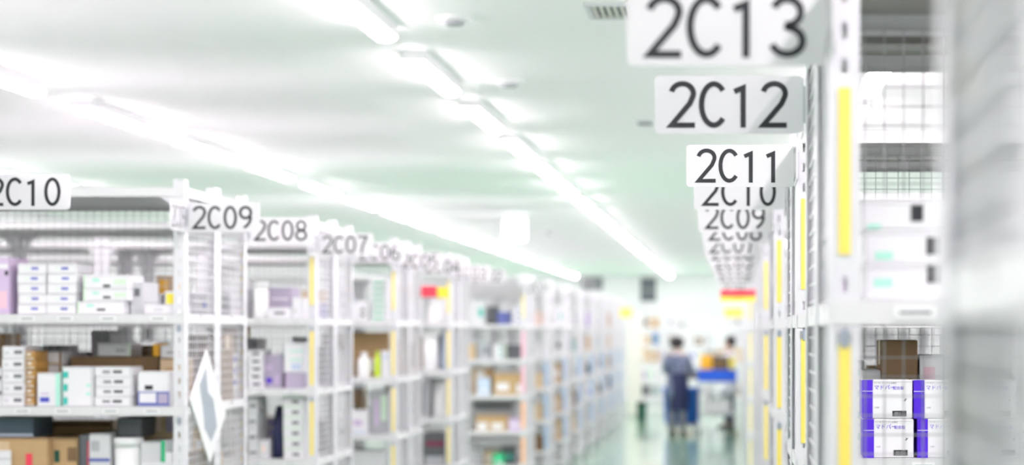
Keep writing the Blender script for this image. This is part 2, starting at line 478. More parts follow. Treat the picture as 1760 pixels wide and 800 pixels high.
# ------------------------------------------------------------------ ceiling fittings
def detector(X, Y, lab):
    r = empty('smoke_detector', (X, Y, HC))
    MB().loft([(0,0,0,.075,.075),(0,0,-.012,.075,.075),(0,0,-.018,.06,.06)], 'plastic_white').build('base', r)
    MB().loft([(0,0,-.018,.045,.045),(0,0,-.030,.042,.042),(0,0,-.036,.03,.03)], 'grey_card').build('sensor', r)
    tag(r, lab, 'smoke detector', 'smoke detectors on the ceiling')
detector(-1.15, 8.15, 'white round smoke detector on the ceiling near the top edge')
detector(-1.16, 10.22, 'white round smoke detector on the ceiling, second from the top edge')
detector(-2.38, 25.8, 'tiny round detector far off between the strip light rows')
r = empty('air_vent', (-.42, 7.95, HC))
b = MB(); b.box(-.17,.17,-.17,-.15,-.015,0,'offwhite_card'); b.box(-.17,.17,.15,.17,-.015,0,'offwhite_card'); b.box(-.17,-.15,-.15,.15,-.015,0,'offwhite_card'); b.box(.15,.17,-.15,.15,-.015,0,'offwhite_card'); b.build('frame', r)
MB().box(-.15,.15,-.15,.15,-.002,-.0005,'dark_card').build('duct_opening', r)
for i in range(11):
    MB().box(-.142+i*.0275, -.132+i*.0275, -.15,.15,-.012,-.003,'cream').build('slat', r)
tag(r, 'square louvred air vent in the ceiling above sign 2C13', 'air vent')
tag(MB().box(-.60,-.50,12.2,12.28,HC-.012,HC,'grey_card').box(-.59,-.51,12.21,12.27,HC-.018,HC-.012,'dark_card').build('ceiling_outlet'), 'small dark slot fitting in the ceiling left of sign 2C12', 'ceiling fitting')
r = empty('hanging_sign', (PX(885,22), 22, HC))
MB().cbox(-.125,.125,-.02,.02,-.29,-.055,'panel_glow',.008).build('panel', r)
for s_ in (-1, 1): MB().tube([(s_*.08,0,-.056),(s_*.08,0,0)], .004, 'steel', 8).build('hanger_rod', r)
tag(r, 'square glowing white sign hanging from the ceiling down the aisle', 'sign')

# ------------------------------------------------------------------ goods
SHN = {0:'top shelf', 1:'eye-level shelf', 2:'second shelf', 3:'third shelf', 4:'fourth shelf', 5:'fifth shelf'}
def goods_mesh(w, d, h, m, marks=(), style=None, c=.0025):
    """origin at the middle of the front bottom edge"""
    b = MB(); b.cbox(-w/2, w/2, 0, d, 0, h, m, c)
    if style == 'kraft':
        b.box(-w*.5-.0003, w*.5+.0003, d/2-.024, d/2+.024, h-.001, h+.0006, 'kraft_tape')
        b.box(-w/2+.004, w/2-.004, -.0006, .001, h*.985-.002, h*.985, 'kraft_dark')
        b.box(w*.5-.001, w*.5+.0006, d/2-.024, d/2+.024, h*.78, h, 'kraft_tape'); b.box(-w*.5-.0006, -w*.5+.001, d/2-.024, d/2+.024, h*.78, h, 'kraft_tape')
    elif style == 'flap':
        b.box(-w/2+.003, w/2-.003, -.0006, .001, h-.0055, h-.0045, 'grey_card')
        b.box(-w/2-.0004, w/2+.0004, .004, .005, h-.02, h-.003, 'grey_card')
    for i, (u0, u1, v0, v1, mm) in enumerate(marks):
        b.box(-w/2+u0*w, -w/2+u1*w, -.0009-.0001*i, .001, v0*h, v1*h, mm)
    return b
def item(o, lab, cat, grp): return tag(o, lab, cat, grp)
def carton(name, px0, px1, D, z0, h, m, marks=(), style='flap', d=.2, lab='', grp=None, cat='box', rz=0):
    x0, x1 = PX(px0, D), PX(px1, D); b = goods_mesh(x1-x0, d, h, m, marks, style)
    o = b.build(name, None, ((x0+x1)/2, D, z0+.0006)); o.rotation_euler = (0,0,rz)
    return tag(o, lab, cat, grp)
def pile(name, px0, px1, D, z0, h, n, m, marks, lab, grp, style='flap', d=.2, jit=.002):
    """n equal boxes one on another, sharing one mesh"""
    x0, x1 = PX(px0, D), PX(px1, D); me = goods_mesh(x1-x0, d, h, m, marks, style).mesh(name)
    for i in range(n):
        o = place(name, me, None, ((x0+x1)/2+random.uniform(-jit, jit), D+random.uniform(0, jit), z0+.0008+i*(h+.0010)))
        pos = 'lowest' if i == 0 else ('topmost' if i == n-1 else f'{ORD[i]} from bottom')
        tag(o, f'{lab}, {pos} in its pile', 'box', grp)
def bottle(name, px, D, z0, r, h, m, capm, lab, grp, cat='bottle'):
    X = PX(px, D); e = empty(name, (X, D+r, z0+.0008))
    MB().loft([(0,0,0,r*.95,r*.95),(0,0,.004,r,r),(0,0,h*.72,r,r),(0,0,h*.80,r*.55,r*.55),(0,0,h*.84,r*.45,r*.45)], m, 18).build('body', e)
    MB().loft([(0,0,h*.82,r*.52,r*.52),(0,0,h,r*.5,r*.5)], capm, 18).build('cap', e)
    return tag(e, lab, cat, grp)
def tub(name, px, D, z0, r, h, m, lab, grp, capm='plastic_white'):
    e = empty(name, (PX(px, D), D+r, z0+.0008))
    MB().loft([(0,0,0,r*.9,r*.9),(0,0,.005,r*.94,r*.94),(0,0,h*.86,r,r)], m, 24).build('body', e)
    MB().loft([(0,0,h*.85,r*1.06,r*1.06),(0,0,h*.97,r*1.06,r*1.06),(0,0,h,r*1.0,r*1.0)], capm, 24).build('lid', e)
    return tag(e, lab, 'tub', grp)
def bag(name, px, D, z0, w, h, m, lab, grp):
    """soft sack with a pinched, folded top"""
    rs = []; rnd = random.Random(px); n = 22; rings = []
    for i in range(9):
        t = i/8; z = h*t; rw = w/2*(1-.12*t-.25*max(0, t-.75)*4*.5); ry = .075*(1-t**3)+.008
        rings.append([(rw*math.copysign(abs(math.cos(a))**.6, math.cos(a))*(1+.05*math.sin(5*a+i)), ry*math.copysign(abs(math.sin(a))**.6, math.sin(a))*(1+.12*math.sin(7*a+i*1.7)), z+.006*math.sin(3*a)*t) for a in [2*PI*k/n for k in range(n)]])
    o = MB().rings(rings, m).build(name, None, (PX(px, D), D+.09, z0+.001))
    return tag(o, lab, 'bag', grp)
def text_mesh(s, size, m, name='lettering'):
    cu = bpy.data.curves.new(name, 'FONT'); cu.body = s; cu.size = size
    t = bpy.data.objects.new(name, cu); C.objects.link(t); bpy.context.view_layer.update()
    me = bpy.data.meshes.new_from_object(t.evaluated_get(bpy.context.evaluated_depsgraph_get()))
    bpy.data.objects.remove(t); me.materials.clear(); me.materials.append(MATS[m]); return me

z1, z2, z3, z4, z5 = ZS[1:6]
G9a = 'boxes on the upper shelf of left rack 2C09'; G9b = 'boxes on the second shelf of left rack 2C09'; G9c = 'boxes on the third shelf of left rack 2C09'
D = 7.38
# ---- left rack 2C09, upper shelf
carton('lilac_carton', -22, 16, D, z1, .21, 'lilac', [(.1,.95,.80,.88,'white_card'),(.80,.95,.68,.76,'ink'),(.1,.9,.1,.4,'pink')], lab='tall lilac box at the left frame edge, upper shelf', grp=G9a)
mk = [(.48,.72,.40,.62,'blue_ink'),(.25,.42,.44,.56,'pale_green')]
pile('medicine_box', 30, 79, D, z1, .0365, 5, 'white_card', mk, 'white box with a blue mark, left pile of 2C09', G9a)
pile('medicine_box', 81, 131, D, z1, .0365, 5, 'white_card', mk, 'white box with a blue mark, right pile of 2C09', G9a)
carton('medicine_box', 133, 213, D, z1, .047, 'white_card', [(0,.04,0,1,'pale_green'),(.42,.60,.25,.42,'ink'),(.2,.35,.55,.75,'mint')], lab='white box with green edge and black mark, lowest of three', grp=G9a)
carton('medicine_box', 143, 221, D, z1+.048, .045, 'white_card', [(0,.05,0,1,'pale_green'),(.44,.60,.2,.4,'ink'),(.2,.35,.55,.75,'mint'),(.68,.95,.3,.7,'pale_green')], lab='white box with green edge and black mark, middle of three', grp=G9a)
carton('medicine_box', 144, 220, D, z1+.094, .050, 'white_card', [(0,.05,0,1,'pale_green'),(.44,.60,.1,.3,'ink'),(.2,.35,.5,.75,'mint'),(.68,.95,.3,.7,'pale_green')], lab='white box with green edge and black mark, topmost of three', grp=G9a)
carton('medicine_box', 224, 246, D+.06, z1, .12, 'offwhite_card', [(.3,.75,.55,.8,'ink_soft')], lab='small off-white box with dark print beside the green-edged three', grp=G9a)
carton('medicine_box', 248, 302, D+.02, z1, .035, 'white_card', [(.3,.6,.3,.6,'offwhite_card')], lab='low white box next to the post, upper shelf 2C09', grp=G9a)
carton('medicine_box', 284, 303, D+.03, z1+.0355, .05, 'white_card', [(.1,.9,.05,.8,'yellow')], d=.1, lab='white box with yellow face beside the 2C09 post', grp=G9a)
carton('cardboard_carton', 268, 302, D+.48+.2, z1, .16, 'kraft_light', [(.2,.6,.55,.9,'orange')], 'kraft', d=.2, lab='tan box behind the mesh near the 2C09 post', grp=G9a)
# ---- second shelf
def spine(n, u0, u1, m): return [(u0, u1, (i+.30)/n, (i+.52)/n, m) for i in range(n)]
pile('medicine_box', 4, 41, D, z2, .0435, 5, 'white_card', [(.55,.92,.35,.65,'ink_soft'),(.1,.3,.3,.6,'offwhite_card')], 'white box with a dark mark, second shelf 2C09', G9b)
carton('medicine_box', -30, 2, D, z2, .14, 'white_card', [(.8,1,.7,.8,'ink'),(.8,1,.3,.4,'ink')], lab='white box cut by the left frame edge, second shelf', grp=G9b)
pile('cardboard_carton', 43, 60, D+.02, z2, .033, 6, 'gold_brown', [(.1,.9,.1,.25,'cream'),(.2,.6,.5,.8,'cream')], 'golden brown slim box, second shelf 2C09', G9b, d=.16)
pile('cardboard_carton', 62, 107, D+.16, z2, .049, 4, 'offwhite_card', [(.0,.08,0,1,'kraft_dark'),(.36,.42,0,1,'kraft_dark'),(.86,.96,0,1,'kraft_dark'),(.1,.9,.05,.15,'kraft')], 'off-white box with brown bands, second shelf 2C09', G9b)
carton('medicine_box', 64, 104, D, z2, .122, 'white_card', [(.12,.52,.12,.27,'blue_ink'),(.15,.5,.35,.4,'lilac'),(.8,1,.0,1,'mint')], d=.13, lab='white box with blue mark low on its face, second shelf 2C09', grp=G9b)
carton('medicine_box', 108, 161, D, z2, .145, 'white_card', [(0,.16,.04,.22,'teal'),(0,.16,.38,.56,'teal'),(0,.02,0,1,'mint'),(.0,.18,.72,.88,'teal'),(.76,1,.28,.34,'mint'),(.76,1,.5,.56,'mint'),(.9,1,.0,1,'offwhite_card')], d=.14, lab='larger white box with teal squares on its left, second shelf 2C09', grp=G9b)
pile('medicine_box', 163, 227, D, z2, .0355, 4, 'white_card', [(.22,.42,.35,.6,'ink_soft'),(.5,.74,.35,.62,'ink'),(.94,1,0,1,'offwhite_card')], 'white box with two dark marks, second shelf 2C09', G9b, d=.14)
carton('medicine_box', 237, 291, D, z2, .128, 'white_card', [(0,1,.0,.42,'navy_print'),(.05,.58,.1,.38,'white_card'),(.65,.95,.08,.36,'mauve'),(.22,.48,.47,.60,'ink')], d=.13, lab='white box with navy lower band near the 2C09 post', grp=G9b)
carton('cardboard_carton', 122, 272, D+.2, z2, .18, 'kraft_dark', [(.4,.6,.3,.6,'kraft')], 'kraft', d=.2, lab='dark brown carton behind the white boxes, second shelf 2C09', grp=G9b)
carton('cardboard_carton', 275, 306, D+.15, z2, .175, 'kraft_light', [(.3,.7,.7,.8,'kraft')], 'kraft', d=.22, lab='tan carton against the 2C09 post, second shelf', grp=G9b)
carton('medicine_box', 168, 224, D+.22, z2+.1815, .05, 'offwhite_card', [(.55,.85,.3,.6,'grey_card'),(.93,1,0,1,'pale_green')], d=.15, lab='pale box lying on the dark brown carton, 2C09', grp=G9b)
carton('medicine_box', 262, 274, D+.20, z2+.1815, .048, 'orange', [], d=.12, lab='orange box end on the dark brown carton beside the post', grp=G9b)
carton('medicine_box', 276, 305, D+.17, z2+.1765, .048, 'white_card', [(.35,.9,.35,.5,'grey_card')], d=.12, lab='white box with grey print on the tan carton, 2C09', grp=G9b)
# ---- third shelf
carton('cardboard_carton', -12, 82, D+.01, z3, .224, 'kraft', [(.60,.72,.05,.75,'red'),(.1,.3,.8,.95,'kraft_light')], 'kraft', d=.3, lab='brown carton with a red stamp at bottom left, third shelf 2C09', grp=G9c)
carton('cardboard_carton', 89, 134, D+.05, z3, .222, 'kraft', [(.10,.30,.6,.8,'dark_green'),(.6,.95,.62,.85,'kraft_dark')], 'kraft', d=.25, lab='brown carton with a green stamp, third shelf 2C09', grp=G9c)
carton('dark_carton', 136, 152, D+.03, z3, .236, 'dark_card', [(.9,1,.2,.9,'red')], d=.25, lab='dark narrow box right of the brown cartons, third shelf', grp=G9c)
carton('slate_crate', -20, 57, D+.05, z3+.2245, .075, 'slate', [(0,1,.08,.2,'pale_blue')], d=.22, lab='slate blue flat box on the red-stamped carton', grp=G9c)
carton('medicine_box', -12, 18, D-.006, z3+.0, .18, 'white_card', [(0,1,.82,.84,'grey_card')], d=.014, lab='white sheet box before the brown carton, bottom left', grp=G9c)
carton('cardboard_carton', 60, 190, D+.316, z3, .275, 'kraft', [(0,1,.93,.97,'kraft_dark')], 'kraft', d=.10, lab='long brown carton at the back of the third shelf, 2C09', grp=G9c)
carton('medicine_box', 154, 188, D+.05, z3, .11, 'kraft_dark', [], 'kraft', lab='dark brown box below the white ones, third shelf 2C09', grp=G9c)
carton('medicine_box', 153, 189, D+.03, z3+.1105, .13, 'offwhite_card', [(0,1,.2,.3,'navy_print'),(.1,.5,.5,.8,'grey_card')], lab='off-white box with a navy line, third shelf 2C09', grp=G9c)
tub('plastic_tub', 214, D+.02, z3, .052, .225, 'plastic_white', 'white round tub on the third shelf of left rack 2C09', G9c)
carton('medicine_box', 241, 276, D+.04, z3, .21, 'offwhite_card', [(.1,.9,.3,.6,'white_card')], lab='pale box between the tub and green box, third shelf', grp=G9c)
carton('medicine_box', 277, 297, D+.03, z3, .215, 'white_card', [(0,.35,.2,1,'green'),(.4,1,.8,1,'grey_card')], lab='white box with green end next to the post, third shelf', grp=G9c)
carton('medicine_box', 243, 298, D+.01, z3, .135, 'white_card', [(.1,.6,.8,.9,'grey_card')], d=.018, lab='flat white box at the front of the third shelf', grp=G9c)
carton('cardboard_carton', 202, 243, D+.08, z3+.226, .07, 'dark_card', [], lab='dark box on the white tub, third shelf 2C09', grp=G9c)
carton('cardboard_carton', 244, 299, D+.26, z3, .30, 'kraft_light', [(.05,.2,.80,.98,'orange'),(.45,.6,.8,.98,'peach'),(.75,1,.78,.98,'mauve')], 'kraft', d=.15, lab='tall tan carton with orange and mauve labels, third shelf', grp=G9c)

# ---- generic filler: piles and single boxes on the shelves of a rack
COL = [('white','white_card',9),('off-white','offwhite_card',6),('grey','grey_card',3),('brown','kraft',3),('tan','kraft_light',2),('dark','dark_card',1.2),('dark brown','kraft_dark',1.5),('lilac','lilac',1),('mauve','mauve',.8),('pale blue','pale_blue',.8),('pale green','pale_green',.7),('peach','peach',.6),('teal','teal',.3),('navy','navy_print',.4)]
def pick(rnd, wt):
    t = rnd.uniform(0, sum(c[2]*wt.get(c[0], 1) for c in COL))
    for c in COL:
        t -= c[2]*wt.get(c[0], 1)
        if t <= 0: return c
    return COL[0]
def fill(rack, xa, side, D, shelf, extent, seed, zoff=0, start=.05, dens=.92, wt={}, maxh=.27, big=1.0, dep=.2, pile_ok=True):
    """boxes from the aisle end inwards; rack is the phrase naming the rack"""
    rnd = random.Random(seed); x = start; n = 0; z0 = ZS[shelf]+zoff
    while x < extent:
        wd = rnd.uniform(.06, .15)*big
        if rnd.random() < dens:
            cn, cm, _ = pick(rnd, wt); kraft = cm.startswith('kraft')
            tall = rnd.random() < .4
            k = 1 if (tall or kraft or not pile_ok) else rnd.choice((2,3,3,4))
            if kraft: wd *= 1.35
            h = (rnd.uniform(.5, 1)*maxh) if k == 1 else min(maxh/k, rnd.uniform(.035, .065))
            mk = []
            if not kraft:
                mk = [(.55,.85,.3,.62, rnd.choice(('ink','ink_soft','blue_ink','teal','ink_soft')))]
                if rnd.random() < .4: mk.append((0,.1,0,1, rnd.choice(('mint','lilac','pale_blue','pale_green','peach'))))
            else: mk = [(.15,.55,.3,.62,'white_card')]
            X = xa+side*(x+wd/2); yy = D+rnd.uniform(.01, .06)
            me = goods_mesh(wd*.97, dep, h, cm, mk, 'kraft' if kraft else 'flap').mesh('goods')
            nm = 'cardboard_carton' if kraft else 'medicine_box'
            for i in range(k):
                o = place(nm, me, None, (X+rnd.uniform(-.003,.003), yy, z0+.0008+i*(h+.0010)))
                st = '' if k == 1 else ('lowest ' if i == 0 else ('topmost ' if i == k-1 else ORD[i]+'-layer '))
                tag(o, f'{st}{cn} {"carton" if kraft else "box"}, {ORD[n]} from the aisle, {SHN[shelf]} of {rack}', 'box', f'boxes on {rack}')
            n += 1
        x += wd+rnd.uniform(.002, .02)
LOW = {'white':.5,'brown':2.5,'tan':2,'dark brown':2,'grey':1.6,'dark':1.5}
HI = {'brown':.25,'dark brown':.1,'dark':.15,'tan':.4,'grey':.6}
# far half of left 2C09 seen through the mesh
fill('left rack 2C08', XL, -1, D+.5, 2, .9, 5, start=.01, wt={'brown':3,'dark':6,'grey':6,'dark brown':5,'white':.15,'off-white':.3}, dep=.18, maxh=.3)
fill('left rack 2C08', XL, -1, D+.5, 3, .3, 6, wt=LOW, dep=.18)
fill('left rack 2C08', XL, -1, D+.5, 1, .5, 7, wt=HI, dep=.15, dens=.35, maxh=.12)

# ---- left rack 2C07 (between the 2C08 and 2C07 posts)
D = 9.69; G7 = 'goods on left rack 2C07'
tub('plastic_tub', 446, D, z1, .036, .175, 'plastic_white', 'white round tub at the left on the upper shelf, rack 2C07', G7)
carton('medicine_box', 462, 500, D+.1, z1, .15, 'mauve', [(.1,.9,.3,.35,'white_card'),(.1,.9,.6,.66,'white_card')], lab='mauve striped box behind the small white one, rack 2C07', grp=G7)
carton('medicine_box', 459, 500, D, z1, .05, 'white_card', [(.3,.75,.35,.6,'ink_soft')], d=.09, lab='small white box with dark lettering, upper shelf 2C07', grp=G7)
carton('medicine_box', 502, 521, D, z1, .10, 'white_card', [(.1,.4,.2,.5,'offwhite_card')], lab='white upright box by the 2C07 post, upper shelf', grp=G7)
pile('medicine_box', 426, 452, D, z2, .036, 5, 'white_card', [(.3,.8,.35,.68,'ink')], 'white box with black mark, second shelf 2C07', G7)
carton('medicine_box', 455, 486, D+.04, z2, .16, 'mauve', [(.1,.4,.15,.3,'purple'),(.1,.4,.55,.7,'lilac'),(.6,.8,.1,.4,'lilac')], lab='mauve box with purple patches, second shelf 2C07', grp=G7)
carton('medicine_box', 491, 521, D, z2, .075, 'mauve', [(.0,.1,0,1,'lilac')], lab='low mauve box beside the 2C07 post, second shelf', grp=G7)
carton('medicine_box', 488, 521, D+.01, z2+.0755, .145, 'white_card', [(.3,1,.7,.75,'mint'),(.3,1,.4,.45,'mint'),(.4,.9,.1,.3,'pale_blue')], lab='white box with mint lines on the mauve one, 2C07', grp=G7)
pile('medicine_box', 487, 521, D, z3, .0505, 6, 'white_card', [(.45,.8,.3,.55,'ink'),(0,1,.88,1,'pale_green')], 'white box with pale green lid, third shelf 2C07', G7)
pile('medicine_box', 425, 442, D, z3, .075, 4, 'offwhite_card', [(.2,.9,.3,.5,'ink_soft')], 'grey-white box at left, third shelf 2C07', G7)
bag('dark_bag', 475, D+.05, z3, .06, .25, 'navy', 'dark navy bag on the third shelf of rack 2C07', G7)
carton('medicine_box', 444, 463, D+.01, z3, .09, 'offwhite_card', [(.3,.6,.4,.7,'peach')], lab='off-white box with peach mark, third shelf 2C07', grp=G7)
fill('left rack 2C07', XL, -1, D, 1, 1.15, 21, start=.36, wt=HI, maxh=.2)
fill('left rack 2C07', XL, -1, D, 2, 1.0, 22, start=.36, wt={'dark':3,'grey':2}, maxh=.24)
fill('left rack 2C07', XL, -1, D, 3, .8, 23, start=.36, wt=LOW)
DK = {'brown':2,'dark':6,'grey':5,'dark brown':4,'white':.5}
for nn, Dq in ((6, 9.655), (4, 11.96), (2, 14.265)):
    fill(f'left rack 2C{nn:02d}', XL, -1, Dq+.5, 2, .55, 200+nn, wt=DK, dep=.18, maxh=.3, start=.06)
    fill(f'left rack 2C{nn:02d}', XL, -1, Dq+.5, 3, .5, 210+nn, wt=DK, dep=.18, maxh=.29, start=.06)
# ---- left rack 2C05
D = 11.99; G5 = 'goods on left rack 2C05'
pile('folded_towel', 637, 664, D, z1, .035, 7, 'white_card', [(.15,.85,.15,.45,'green')], 'white pack with green band, upper shelf 2C05', G5)
carton('medicine_box', 607, 633, D, z1, .095, 'white_card', [(.5,.75,.6,.75,'ink'),(.5,.75,.25,.4,'ink')], lab='white box with two black dots, upper shelf 2C05', grp=G5)
bottle('spray_bottle', 648, D, z2, .018, .16, 'lime', 'lime', 'lime green bottle standing on the second shelf, 2C05', G5)
bottle('white_bottle', 624, D, z2, .04, .15, 'plastic_white', 'plastic_white', 'white bottle left of the lime one, rack 2C05', G5)
carton('medicine_box', 655, 668, D, z2, .16, 'white_card', [(.1,.9,.7,.8,'pale_blue')], lab='white box between lime bottle and 2C05 post', grp=G5)
carton('cardboard_carton', 606, 668, D+.2, z2, .27, 'kraft', [(.2,.6,.1,.4,'white_card')], 'kraft', lab='brown carton at the back, second shelf 2C05', grp=G5)
carton('medicine_box', 603, 631, D, z3, .145, 'white_card', [(.15,.7,.35,.6,'lilac'),(.1,.9,.05,.12,'pale_blue')], lab='white box with lilac label, third shelf 2C05', grp=G5)
carton('medicine_box', 634, 668, D+.05, z3, .26, 'grey_card', [(.3,.5,.2,.8,'lilac'),(.6,.9,.3,.9,'pale_green')], lab='grey tall box beside the 2C05 post, third shelf', grp=G5)
carton('medicine_box', 603, 660, D, z4, .25, 'offwhite_card', [(.1,.9,.5,.55,'pale_green'),(.2,.8,.3,.34,'ink_soft')], lab='pale wide box on the fourth shelf of rack 2C05', grp=G5)
fill('left rack 2C05', XL, -1, D, 1, 1.2, 31, start=.31, wt=HI, maxh=.2)
fill('left rack 2C05', XL, -1, D, 2, .8, 32, start=.31, wt={'dark':3,'grey':2}, maxh=.24)
# ---- left rack 2C03
D = 14.3; G3 = 'goods on left rack 2C03'
bag('white_sack', 752, D, z1, .17, .17, 'plastic_white', 'white sack on the upper shelf of rack 2C03', G3)
tub('plastic_tub', 738, D, z2, .055, .27, 'plastic_white', 'tall white tub on the second shelf of rack 2C03', G3)
bag('white_sack', 765, D+.05, z2, .08, .30, 'pale_blue', 'pale blue sack beside the tall tub, rack 2C03', G3)
bag('white_sack', 756, D+.02, z3, .12, .27, 'plastic_white', 'white sack on the third shelf of rack 2C03', G3)
carton('medicine_box', 724, 737, D, z3, .27, 'grey_card', [(.2,.5,.1,.9,'ink_soft')], lab='grey upright box left of the white sack, 2C03', grp=G3)
carton('dark_carton', 727, 768, D, z4, .24, 'dark_card', [(.1,.9,.6,.75,'maroon'),(.1,.9,.0,.3,'grey_card')], lab='dark maroon box on the fourth shelf of rack 2C03', grp=G3)
fill('left rack 2C03', XL, -1, D, 1, .9, 41, start=.25, wt=HI)
# ---- left rack 2C01, wide opening behind the cross aisle
D = 19.34; G1 = 'goods on left rack 2C01'
for sh, sd, w_ in ((1,51,HI),(2,52,{'peach':4}),(5,55,LOW)):
    fill('left rack 2C01', XL, -1, D+(.16 if sh == 5 else 0), sh, .56, sd, wt=w_, maxh=.25, big=1.1)
carton('cardboard_carton', 848, 901, D, z3, .21, 'kraft', [(.1,.5,.2,.55,'white_card'),(.75,1,.1,.5,'white_card')], 'kraft', lab='brown carton with white label, right one, third shelf 2C01', grp=G1)
carton('cardboard_carton', 812, 846, D+.1, z3, .26, 'kraft', [(.2,.6,.7,.9,'white_card')], 'kraft', d=.25, lab='brown carton, left one, third shelf 2C01', grp=G1)
carton('medicine_box', 820, 842, D-.0, z3, .17, 'pale_blue', [(.1,.9,.2,.3,'white_card')], d=.08, lab='pale blue box before the left brown carton, 2C01', grp=G1)
carton('grey_carton', 812, 884, D+.2, z4, .29, 'grey_card', [(.05,.95,.7,.9,'ink_soft')], lab='wide grey box at the back, fourth shelf 2C01', grp=G1, d=.2)
carton('cardboard_carton', 818, 872, D, z4, .15, 'kraft', [(.05,.35,.05,.55,'white_card'),(.5,.85,.1,.5,'white_card')], 'kraft', d=.18, lab='brown carton with two white labels, fourth shelf 2C01', grp=G1)
carton('medicine_box', 874, 900, D, z4, .12, 'lilac', [(.1,.9,.4,.6,'white_card')], d=.18, lab='lilac-white box, fourth shelf 2C01', grp=G1)
carton('green_box', 847, 866, D, z5, .12, 'green', [(.3,.9,.1,.3,'white_card')], d=.15, lab='green box on the fifth shelf of rack 2C01', grp=G1)
# ---- farther left racks
WTS = [HI, {}, LOW, LOW, LOW]
for k, Dk in enumerate(FAR[1:], 1):
    for sh in (1,2,3,4,5):
        if k > 4 and sh == 5 or k > 6: continue
        fill(f'{ORD[k-1]} left rack past 2C01', XL, -1, Dk+.03, sh, 2.03*1.4/(Dk-1.37)+.04, 100*k+sh, start=.045, wt=WTS[sh-1], big=1.2)
# ---- end-of-aisle rack
for sh in (1,2,3,4,5):
    fill('the far end rack', -1.36+W-.04, -1, 40.03, sh, 1.7, 900+sh, wt={'white':1.5,'tan':2,'peach':2}, big=1.9, dens=.85, pile_ok=False)

for sh in (1,2,3,4,5):
    fill('the far rack left bay', -1.48, -1, 40.03, sh, .5, 930+sh, wt={'brown':2.5,'tan':3,'peach':4,'white':.6}, big=1.3, dens=1, pile_ok=False)
# ---- right rack 2C13
GR = 'boxes on right rack 2C13'; D = 2.77; zr1 = z1+ZR
mk = lambda a: [(.0,.02,0,1,'offwhite_card')]+a
carton('medicine_box', 1487, 1700, D+.01, zr1, .049, 'white_card', mk([(.07,.22,.38,.62,'mint'),(.50,.56,.50,.98,'ink'),(.56,.60,.50,.98,'grey_card')]), d=.16, lab='white box with mint and black marks, lowest on 2C13', grp=GR)
carton('medicine_box', 1487, 1702, D+.01, zr1+.0495, .048, 'white_card', mk([(.08,.22,.15,.38,'mint'),(.49,.555,.30,.80,'ink'),(.555,.59,.30,.80,'grey_card')]), d=.16, lab='white box with mint and black marks, middle on 2C13', grp=GR)
carton('medicine_box', 1482, 1696, D+.01, zr1+.098, .042, 'white_card', mk([(.04,.15,.05,.20,'mint'),(.39,.49,.30,.84,'ink')]), d=.16, lab='white box with large black square, topmost on 2C13', grp=GR)
carton('medicine_box', 1715, 1800, D+.03, zr1, .09, 'offwhite_card', [(.1,.5,.3,.4,'ink_soft')], d=.15, lab='off-white box at the right edge, upper shelf 2C13', grp=GR)
bag('wrapped_pack', 1755, D+.02, zr1+.0905, .10, .09, 'plastic_white', 'shiny wrapped pack on the off-white box, rack 2C13', GR)
fill('right rack 2C12', XE_R[13], 1, D+.5, 1, .5, 61, zoff=-.02, wt=HI, dep=.18, maxh=.12, dens=.6)
# ---- right rack 2C11: cartons with purple ends
D = 5.075; zr2 = z2+ZR-.025
GP = 'white cartons with purple ends on right rack 2C11'
TM1 = text_mesh('マドパー', .0135, 'purple'); TM2 = text_mesh('配合錠', .0095, 'purple'); TM3 = text_mesh('パーキンソニズム治療剤', .0052, 'ink_soft')
TM4 = text_mesh('2022.10', .0050, 'white_card'); TM5 = text_mesh('100錠', .0045, 'ink_soft')
def purple_box():
    w_, h_, d_ = .128, .0985, .12
    e = empty('medicine_carton')
    b = goods_mesh(w_, d_, h_, 'white_card', [(0,.21,0,1,'purple'),(0,.21,.70,.715,'white_card'),(.60,.88,.06,.20,'ink')], 'flap')
    b.box(-w_/2-.0004, -w_/2+.001, 0.002, d_-.002, .002, h_-.002, 'purple')
    b.build('carton_body', e)
    for me, x, z in ((TM1,.235,.755),(TM2,.61,.755),(TM3,.235,.90),(TM4,.64,.13),(TM4,.64,.075),(TM5,.25,.27)):
        t = place('lettering', me, e, (-w_/2+x*w_, -.0016, z*h_)); t.rotation_euler = (PI/2, 0, 0)
    b = MB(); stroke(b, [(.845,.44),(.87,.49),(.845,.52)], .012, 0, lambda u, v: (-w_/2+u*w_, -.0016, v*h_), 'ink'); stroke(b, [(.82,.46),(.89,.51)], .01, 0, lambda u, v: (-w_/2+u*w_, -.0016, v*h_), 'ink'); b.build('emblem', e)
    return e
pb = purple_box(); done = False
for px, dz, yy, lab in ((1484, 0, 0, 'lower left'), (1577, 0, .004, 'lower middle'), (1669, 0, .002, 'lower right'), (1482, .1000, .004, 'upper left'), (1571, .0995, .006, 'upper middle'), (1661, .0995, .003, 'upper right')):
    o = pb if not done else copy_tree(pb); done = True
    o.location = (PX(px, D)+.064, D+yy, zr2+.001+dz)
    tag(o, f'white carton with purple end and purple lettering, {lab} of the group', 'box', GP)
G11 = 'boxes on right rack 2C11'
carton('cardboard_carton', 1516, 1577, D+.16, zr2, .30, 'kraft_dark', [(.2,.8,.55,.8,'kraft_dark')], 'kraft', d=.2, lab='dark brown carton behind the purple-ended cartons, 2C11', grp=G11)
carton('medicine_box', 1581, 1640, D+.16, zr2, .26, 'white_card', [(.1,.45,.55,.66,'pink'),(.1,.45,.75,.88,'pink')], d=.2, lab='white box with pink patches behind the purple-ended cartons', grp=G11)
carton('medicine_box', 1484, 1514, D+.18, zr2, .22, 'offwhite_card', [], lab='off-white box at left behind the purple-ended cartons', grp=G11, d=.18)
carton('medicine_box', 1753, 1800, D, zr2, .04, 'white_card', [(.1,.6,.6,.7,'ink_soft')], lab='white box low at the right frame edge, rack 2C11', grp=G11)
